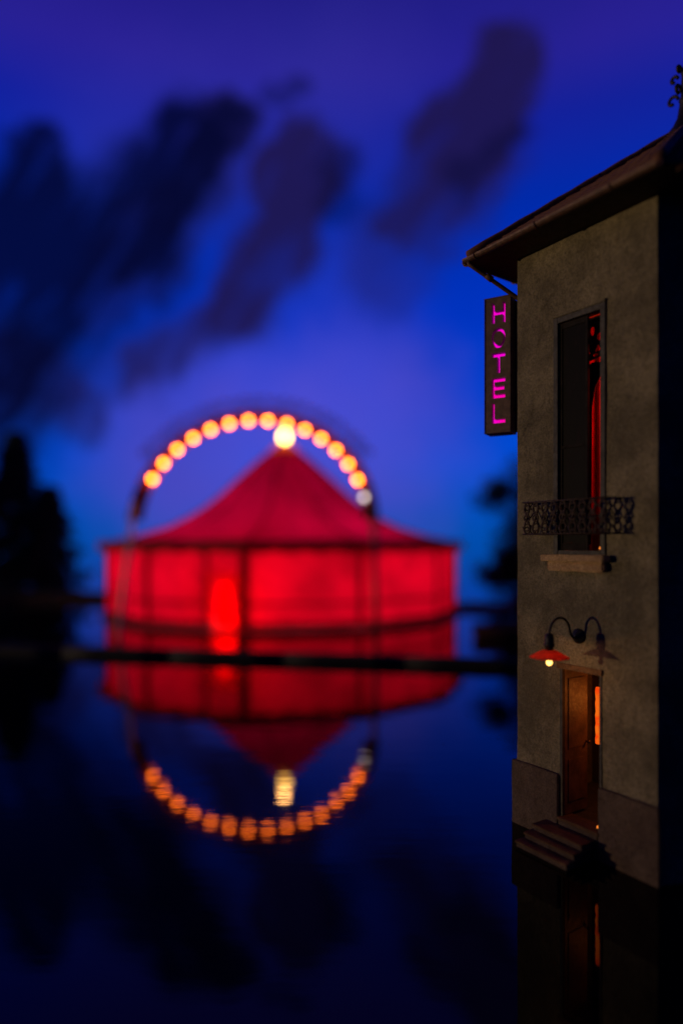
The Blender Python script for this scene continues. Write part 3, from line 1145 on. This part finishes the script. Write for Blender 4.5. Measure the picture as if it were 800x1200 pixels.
# ------------------------------------------------------------------ inside the hotel
lan = thing('hall_lantern', 'tall orange glowing lantern just inside the open hotel door', 'lantern', tuple(W(0.755, -0.92, 1.2)))
bm = bmesh.new()
prof = []
for k in range(15):
    f = k / 14
    prof.append((0.050 + 0.005 * math.sin(k * 2.1), 1.22 + 0.84 * f))
lathe(bm, [(0.004, 1.21)] + prof + [(0.004, 2.07)], W(0.745, -0.93, 0), 12)
obj('paper_shade', bm, 'orangeglow', lan, True)
bm = bmesh.new()
tube(bm, [W(0.745, -0.93, 2.06), W(0.745, -0.93, 3.6)], 0.008, 6)
obj('cord', bm, 'iron', lan)
point('hall_light', W(1.35, -0.95, 1.85), 10.0, (1.0, 0.24, 0.03), 0.12)
point('room_light', W(1.85, -0.62, 6.5), 95.0, (1.0, 0.05, 0.02), 0.15)

cur = thing('window_curtain', 'red velvet curtain glowing inside the open half of the upstairs window', 'curtain', tuple(W(0.6, -1.0, 4.0)))
bm = bmesh.new()
nA = 46
lo, hi = [], []
for k in range(nA + 1):
    s_ = 0.0 + 1.05 * k / nA
    p_ = -1.05 + 0.035 * math.sin(k * 0.9) + 0.012 * math.sin(k * 2.3)
    lo.append(bm.verts.new(W(s_, p_ * 1.0, 4.65)))
    hi.append(bm.verts.new(W(s_, p_, 7.95)))
for k in range(nA):
    bm.faces.new((lo[k], lo[k + 1], hi[k + 1], hi[k]))
obj('cloth', bm, 'redcurtain', cur, True)
bm = bmesh.new()
tube(bm, [W(-0.05, -1.05, 7.97), W(1.1, -1.05, 7.97)], 0.02)
obj('curtain_rod', bm, 'brass', cur)

lace = thing('lace_valance', 'black scalloped lace valance hanging at the top of the upstairs window', 'valance', tuple(W(1.3, -0.2, 7.3)))
# three hanging scallops with pierced holes
def ell(cx, cy, rx, ry, n_=18, a0=0, a1=2 * PI):
    return [(cx + rx * math.cos(a0 + (a1 - a0) * k / n_), cy + ry * math.sin(a0 + (a1 - a0) * k / n_)) for k in range(n_)]


LM = frame_matrix(W(-0.06, -0.21, 0), T, Vector((0, 0, 1)), NN)
edge = [(0.98, 7.34)]
for k in range(25):
    f = k / 24
    x = 0.98 + 0.50 * f
    edge.append((x, 7.03 - 0.10 * abs(math.sin(f * PI * 3)) - 0.10 * math.sin(f * PI)))
edge.append((1.48, 7.34))
plate('lace', [edge, ell(1.23, 7.15, 0.035, 0.06), ell(1.34, 7.05, 0.04, 0.05), ell(1.13, 7.05, 0.03, 0.05), ell(1.42, 7.18, 0.02, 0.03)], 0.006, LM, 'darkvalance', lace)
plate('lace_band', [[(0.98, 6.70), (1.10, 6.74), (1.30, 6.76), (1.48, 6.82), (1.48, 6.90), (1.30, 6.86), (1.10, 6.84), (0.98, 6.80)],
                    ell(1.28, 6.81, 0.04, 0.02)], 0.006, LM, 'darkvalance', lace)
plate('lace_drape', [[(0.98, 6.62)] + [(0.98 + 0.50 * f / 10, 6.66 + 0.08 * f / 10 - 0.02 * math.sin(f)) for f in range(11)] +
                     [(1.48, 6.60), (1.36, 6.52), (1.27, 6.36), (1.22, 6.10), (1.20, 4.2), (0.98, 4.2)]], 0.006, LM, 'darkvalance', lace)

for (s_, p_, z_, lab) in ((1.385, -0.03, 0.374, 'tiny glowing tea light on the right end of the hotel doorstep'),
                          (1.42, -0.03, 4.116, 'tiny glowing tea light at the right foot of the upstairs window')):
    tl_ = thing('tea_light', lab, 'candle', tuple(W(s_, p_, z_)), 'tea lights on the hotel thresholds')
    bm = bmesh.new()
    lathe(bm, [(0.002, 0), (0.028, 0), (0.028, 0.022), (0.024, 0.022), (0.024, 0.014), (0.002, 0.014)], W(s_, p_, z_ + .001), 14)
    obj('cup', bm, 'brass', tl_, True)
    bm = bmesh.new()
    sphere(bm, W(s_, p_, z_ + 0.032), 0.016, 1.3, 8, 6)
    obj('flame', bm, 'flame', tl_, True)

# ------------------------------------------------------------------ circus tent
TC = Vector((-3.62, 42.5, 0))
TR = 10.75
NS = 12
A0 = -PI / 2 + R(-5)


def TP(k, r_, z):
    a_ = A0 + 2 * PI * k / NS
    return TC + Vector((r_ * math.cos(a_), r_ * math.sin(a_), z))


tent = thing('circus_tent', 'round red circus tent glowing from inside with a lamp on its peak', 'tent', tuple(TC))
bm = bmesh.new()
lathe(bm, [(TR + 0.35, -0.2), (TR + 0.35, 0.06), (0.01, 0.07)], TC, NS * 3, A0)
obj('platform', bm, 'deck', tent)
prof = [(TR + 0.45, 4.24), (9.2, 4.62), (7.3, 5.20), (6.0, 5.85), (5.0, 6.5), (4.1, 7.25), (3.2, 8.10), (2.2, 9.02), (1.45, 9.68), (0.95, 10.06)]
for k in range(NS):
    # wall panel (the entrance panel has the parted opening)
    a, b_ = TP(k, TR, 0), TP(k + 1, TR, 0)
    ex = (b_ - a).normalized()
    L = (b_ - a).length
    on = Vector((ex.y, -ex.x, 0))
    fm = frame_matrix(a, ex, Vector((0, 0, 1)), on)
    if k == NS - 1:
        cxo = L * 0.785
        tear = []
        half = [(0.0, 2.42), (0.13, 2.30), (0.26, 2.0), (0.36, 1.55), (0.46, 1.0), (0.60, 0.62), (0.66, 0.36), (0.64, 0.10)]
        tear = [(cxo + x, y) for x, y in half] + [(cxo - x, y) for x, y in half[::-1][:-1]]
        plate('wall_panel', [[(0.02, 0.09), (L - 0.02, 0.09), (L - 0.02, 4.2), (0.02, 4.2)], tear], 0.0, fm, 'canvas', tent)
        ENT = fm
        ENTX = cxo
    else:
        bm = bmesh.new()
        m_ = 8
        vs = []
        for i in range(m_ + 1):
            f = i / m_
            bow = 0.05 * math.sin(f * PI)
            vs.append([bm.verts.new(fm @ Vector((0.02 + (L - 0.04) * f, z, -bow + 0.03 * math.sin(i * 2.1 + z)))) for z in (0.09, 1.5, 2.9, 4.2)])
        for i in range(m_):
            for j in range(3):
                bm.faces.new((vs[i][j], vs[i + 1][j], vs[i + 1][j + 1], vs[i][j + 1]))
        obj('wall_panel', bm, 'canvas', tent, True)
    bm = bmesh.new()
    tube(bm, [TP(k, TR + 0.03, 0.2), TP(k, TR + 0.03, 4.25)], 0.13 if k in (0, 1, 11) else 0.09, 6)
    obj('wall_pole', bm, 'seam', tent, True)
    bm = bmesh.new()
    vs = []
    for i in range(5):
        f = i / 4
        row = []
        for (r_, z) in prof:
            p_ = TP(k, r_, z).lerp(TP(k + 1, r_, z), f)
            p_.z -= 0.10 * math.sin(f * PI) * (r_ / TR)
            row.append(bm.verts.new(p_))
        vs.append(row)
    for i in range(4):
        for j in range(len(prof) - 1):
            bm.faces.new((vs[i][j], vs[i + 1][j], vs[i + 1][j + 1], vs[i][j + 1]))
    obj('roof_panel', bm, 'canvasroof', tent, True)
    bm = bmesh.new()
    tube(bm, [TP(k, r_, z + 0.03) for r_, z in prof], 0.045, 6)
    obj('roof_seam', bm, 'seam', tent, True)
    # scalloped valance
    bm = bmesh.new()
    up, dn = [], []
    n_ = 24
    for i in range(n_ + 1):
        p_ = TP(k, TR + 0.50, 0).lerp(TP(k + 1, TR + 0.50, 0), i / n_)
        up.append(bm.verts.new((p_.x, p_.y, 4.40)))
        dn.append(bm.verts.new((p_.x, p_.y, 3.90 - 0.12 * abs(math.sin(i / n_ * PI * 4)))))
    for i in range(n_):
        bm.faces.new((dn[i], dn[i + 1], up[i + 1], up[i]))
    obj('valance', bm, 'valance', tent)
    for nm, z, r_ in (('wall_band', 1.32, 0.07), ('base_hem', 0.26, 0.13)):
        q0, q1 = TP(k, TR + 0.06, z), TP(k + 1, TR + 0.06, z)
        runs = [(0, 1)] if k < NS - 1 else [(0, (cxo - 0.75) / L), ((cxo + 0.75) / L, 1)]
        bm = bmesh.new()
        for f0, f1 in runs:
            tube(bm, [q0.lerp(q1, f0), q0.lerp(q1, f1)], r_, 6)
        obj(nm, bm, 'seam', tent)
for x_ in (ENTX - 0.95, ENTX + 0.95):
    bm = bmesh.new()
    tube(bm, [ENT @ Vector((x_, 0.2, 0.05)), ENT @ Vector((x_, 4.2, 0.05))], 0.09, 6)
    obj('entrance_post', bm, 'seam', tent, True)
# little cupola under the lamp
bm = bmesh.new()
lathe(bm, [(1.05, 9.99), (0.90, 10.25), (0.66, 10.44), (0.32, 10.62), (0.12, 10.72)], TC, 12, A0)
obj('cupola', bm, 'cupola', tent, True)
bm = bmesh.new()
tube(bm, [TC + Vector((0, 0, 0.2)), TC + Vector((0, 0, 10.75))], 0.10, 8)
obj('king_pole', bm, 'archwhite', tent, True)
ln = thing('peak_lantern', 'bright yellow lantern glowing on top of the red tent', 'lantern', tuple(TC + Vector((0, 0, 10.75))))
bm = bmesh.new()
lathe(bm, [(0.10, 10.70), (0.26, 10.82), (0.30, 11.0), (0.30, 11.20), (0.24, 11.36), (0.05, 11.44)], TC, 16)
obj('globe', bm, 'lantern', ln, True)
bm = bmesh.new()
lathe(bm, [(0.32, 11.42), (0.12, 11.56), (0.02, 11.75)], TC, 12)
obj('cap', bm, 'iron', ln, True)
point('tent_peak_light', TC + Vector((0.0, -0.6, 11.6)), 95, (1.0, 0.45, 0.12), 0.2)
# working lights inside the tent
for dx, dy, z, e in ((0, 1, 3.0, 1150), (4.8, -4.0, 2.6, 560), (-4.6, -4.6, 2.4, 470), (-8.0, -1.0, 2.4, 300), (1.5, -5.8, 2.2, 330)):
    point('tent_light', TC + Vector((dx, dy, z)), e, (1.0, 0.16, 0.22), 0.5)
# inner entrance curtain, hung a step behind the opening
ic = None
bm = bmesh.new()
vs = []
for i in range(21):
    x = ENTX - 0.98 + 1.96 * i / 20
    vs.append([bm.verts.new(ENT @ Vector((x, z, -0.7 + 0.05 * math.sin(i * 1.4)))) for z in (0.08, 1.4, 2.8)])
for i in range(20):
    for j in range(2):
        bm.faces.new((vs[i][j], vs[i + 1][j], vs[i + 1][j + 1], vs[i][j + 1]))
M['inner'] = fabric('thin scarlet curtain', (0.95, 0.001, 0.002), 0.8, var=0.05)
tag(obj('entrance_curtain', bm, 'inner', None, True), 'thin scarlet curtain glowing in the parted tent entrance', 'curtain')
p_ = ENT @ Vector((ENTX, 1.3, -1.7))
point('tent_light', p_, 300, (1.0, 0.05, 0.03), 0.25)

# ------------------------------------------------------------------ lit arch in front of the tent
arch = thing('light_arch', 'tall arch set with round warm bulbs leaning back over the tent roof', 'arch', (-4.35, 30.8, 0))
LEAN = 0.37


def AP(x, z, off=0.0):
    return Vector((-4.35 + x, 30.8 + LEAN * z + off, z))


AZ0, AB = 5.40, 5.30


def arc(r, n_=60, a0=0.0, a1=PI, off=0.0):
    return [AP(-r * math.cos(a0 + (a1 - a0) * k / n_), AZ0 + r * AB / 5.6 * math.sin(a0 + (a1 - a0) * k / n_), off) for k in range(n_ + 1)]


for r_, th_ in ((5.78, 0.085), (6.12, 0.085)):
    bm = bmesh.new()
    tube(bm, arc(r_), th_, 8)
    obj('arch_rib', bm, 'archred', arch, True)
bm = bmesh.new()
ri, ro = arc(5.42, 72), arc(6.10, 72)
vs = []
for p_, q_ in zip(ri, ro):
    vs.append([bm.verts.new(p_ + Vector((0, 0.02, 0))), bm.verts.new(q_ + Vector((0, 0.02, 0))), bm.verts.new(q_ + Vector((0, 0.09, 0))), bm.verts.new(p_ + Vector((0, 0.09, 0)))])
for i in range(72):
    for k in range(4):
        bm.faces.new((vs[i][k], vs[i][(k + 1) % 4], vs[i + 1][(k + 1) % 4], vs[i + 1][k]))
bm.faces.new(vs[0])
bm.faces.new(vs[-1][::-1])
bmesh.ops.recalc_face_normals(bm, faces=bm.faces)
obj('rim_board', bm, 'archred', arch)
bm = bmesh.new()
n_ = 44
for k in range(n_):
    a_, b2 = PI * k / n_, PI * (k + 1) / n_
    tube(bm, [AP(-5.78 * math.cos(a_), AZ0 + 5.78 * AB / 5.6 * math.sin(a_)), AP(-6.12 * math.cos(b2), AZ0 + 6.12 * AB / 5.6 * math.sin(b2))], 0.04, 5)
tag(obj('lattice', bm, 'archred', arch), kind='stuff')
# faded openwork crest above the ribs
for k in range(26):
    a_ = PI * (0.17 + 0.66 * (k + 0.5) / 26)
    c_, s_ = math.cos(a_), math.sin(a_)
    bm = bmesh.new()
    pts = []
    kind = k % 4
    for q in range(13):
        t_ = q / 12 * 2 * PI * (0.8 if kind == 1 else 1.0)
        rx, ry = 0.19, 0.30
        lx, ly = rx * math.cos(t_), ry * math.sin(t_) * (1 if kind != 2 else 0.7)
        rad = 6.72 + ly
        tx = lx
        pts.append(AP(-rad * c_ + tx * s_, AZ0 + (rad * s_ + tx * c_) * AB / 5.6))
    tube(bm, pts, 0.05, 5)
    tube(bm, [AP(-6.12 * c_, AZ0 + 6.12 * s_ * AB / 5.6), AP(-6.45 * c_, AZ0 + 6.45 * s_ * AB / 5.6)], 0.025, 5)
    obj('crest_ornament', bm, 'archred', arch)
for sx in (-5.95, 5.95):
    bm = bmesh.new()
    tube(bm, [AP(sx, -0.2), AP(sx, AZ0 + 0.9 if sx < 0 else AZ0 + 0.1)], 0.13 if sx < 0 else 0.15, 8)
    obj('post', bm, 'archwhite' if sx < 0 else 'archred', arch, True)
nb = 15
for k in range(nb):
    a_ = R(23.5) + (R(167.3) - R(23.5)) * k / (nb - 1)
    r_ = 5.60
    pos = AP(-r_ * math.cos(a_), AZ0 + AB * math.sin(a_) * 0.99, -0.12)
    bm = bmesh.new()
    sphere(bm, pos, 0.135, 1.0, 10, 7)
    bl = obj('bulb', bm, 'bulb' if k < nb - 1 else 'bulboff', arch, True)
    if k == nb - 1:
        bl['label'] = 'unlit milky bulb with added glow'
    bm = bmesh.new()
    tube(bm, [pos + Vector((0, 0.10, 0.0)), AP(-5.74 * math.cos(a_), AZ0 + 5.74 * AB / 5.6 * math.sin(a_))], 0.05, 6)
    obj('bulb_holder', bm, 'archred', bl)

# ------------------------------------------------------------------ small dark boat by the quay
boat = thing('rowing_boat', 'small dark wooden boat moored on the water beside the hotel', 'boat', (7.4, 29.8, 0))
bm = bmesh.new()
secs = []
for i in range(9):
    f = i / 8
    wd = 0.62 * math.sin(PI * min(0.97, 0.22 + 0.78 * f)) ** 0.6
    sh = 0.50 + 0.14 * (2 * f - 1) ** 2
    x = 5.95 + 3.2 * f
    secs.append([bm.verts.new((x, 29.8 + q * wd, zz)) for q, zz in ((-1, sh), (-0.8, 0.15), (0, -0.1), (0.8, 0.15), (1, sh), (0.88, sh), (0.7, 0.2), (0, 0.05), (-0.7, 0.2), (-0.88, sh))])
for i in range(8):
    for k in range(10):
        bm.faces.new((secs[i][k], secs[i][(k + 1) % 10], secs[i + 1][(k + 1) % 10], secs[i + 1][k]))
bm.faces.new(secs[0][::-1])
bm.faces.new(secs[-1])
bmesh.ops.recalc_face_normals(bm, faces=bm.faces)
obj('hull', bm, 'deck', boat, False)
for x in (6.8, 8.0):
    bm = bmesh.new()
    box8(bm, [(x, 29.4, 0.42), (x + .25, 29.4, 0.42), (x + .25, 30.2, 0.42), (x, 30.2, 0.42), (x, 29.4, 0.46), (x + .25, 29.4, 0.46), (x + .25, 30.2, 0.46), (x, 30.2, 0.46)])
    obj('thwart', bm, 'deck', boat)


# ------------------------------------------------------------------ trees
def leafcloud(bm, c, r, n_, size, sz=1.0):
    for _ in range(n_):
        d = Vector((random.gauss(0, 1), random.gauss(0, 1), random.gauss(0, 1))).normalized()
        rr = r * random.random() ** 0.45
        p = Vector(c) + Vector((d.x * rr, d.y * rr, d.z * rr * sz))
        a_ = Vector((random.gauss(0, 1), random.gauss(0, 1), random.gauss(0, 1))).normalized()
        b2 = a_.orthogonal().normalized()
        s_ = size * random.uniform(.6, 1.3)
        v_ = [bm.verts.new(p + a_ * s_), bm.verts.new(p + b2 * s_ * .5), bm.verts.new(p - a_ * s_), bm.verts.new(p - b2 * s_ * .5)]
        bm.faces.new(v_)


def conifer(x, y, h, rad, label, seed, group=None):
    random.seed(seed)
    t_ = thing('conifer_tree', label, 'tree', (x, y, 0.2), group)
    bm = bmesh.new()
    tube(bm, [(x, y, 0.1), (x + .1, y, h * .5), (x, y, h * .97)], [0.32, 0.2, 0.03], 8)
    bmc = bmesh.new()
    k = 0
    z = h * 0.10
    while z < h * 0.98:
        f = 1 - z / h
        rr = rad * (f ** 0.6) * random.uniform(.75, 1.1) + 0.15
        nb_ = 7
        for q in range(nb_):
            a_ = 2 * PI * q / nb_ + k * 1.3 + random.uniform(-.3, .3)
            rl = rr * random.uniform(.7, 1.15)
            e = Vector((x + rl * math.cos(a_), y + rl * math.sin(a_), z - 0.25 * rl))
            tube(bm, [(x, y, z), e], [0.05, 0.012], 4)
            for w_ in range(5):
                g_ = 0.25 + 0.75 * w_ / 4
                leafcloud(bmc, Vector((x, y, z)).lerp(e, g_), 0.55 * (1.25 - g_ * .5), 13, 0.21, 0.7)
        z += 0.42 + 0.2 * f
        k += 1
    obj('trunk', bm, 'bark', t_)
    obj('crown', bmc, 'leaf', t_)


def broadleaf(x, y, limbs, label, seed, trunk=0.35):
    random.seed(seed)
    t_ = thing('broadleaf_tree', label, 'tree', (x, y, 0.2))
    bm = bmesh.new()
    bmc = bmesh.new()
    fork = Vector((x + .2, y, 2.2))
    tube(bm, [(x, y, 0.0), (x + .1, y, 1.0), fork], [trunk, trunk * .8, trunk * .65], 8)
    for (dx, dy, z, r_) in limbs:
        e = Vector((x + dx, y + dy, z))
        mid = fork.lerp(e, .5) + Vector((random.uniform(-.3, .3), random.uniform(-.3, .3), .2))
        tube(bm, [fork, mid, e], [trunk * .45, trunk * .25, 0.04], 6)
        for q in range(9):
            d = Vector((random.gauss(0, 1), random.gauss(0, 1), random.gauss(0, .8))).normalized() * r_ * random.uniform(.35, .95)
            tube(bm, [e, e + d], [0.04, 0.01], 4)
            leafcloud(bmc, e + d, r_ * .75, 85, 0.20, 0.85)
    obj('trunk', bm, 'bark', t_)
    obj('crown', bmc, 'leaf', t_)


conifer(-26.6, 54.5, 13.4, 3.8, 'tallest dark conifer at the left edge behind the water', 3)
conifer(-29.8, 53.0, 12.3, 4.6, 'broad dark conifer at the far left end of the bank', 5)
conifer(-23.4, 53.5, 8.8, 3.2, 'shorter dark conifer on the bank nearest the red tent', 9)
broadleaf(12.6, 47.5, [(0.3, 0, 8.8, 1.7), (-1.9, .3, 7.8, 1.3), (1.9, 0, 7.2, 1.7), (0.9, .5, 6.2, 1.5), (-0.4, 0, 4.4, 1.5), (1.6, 0, 3.2, 1.9), (3.4, .5, 4.5, 1.9), (-1.5, 0, 2.6, 1.4), (-1.0, .5, 1.5, 1.3), (3.2, 0, 8.3, 1.6), (0.0, 0, 2.4, 1.5)],
          'spreading dark tree on the bank between the red tent and the hotel', 12)
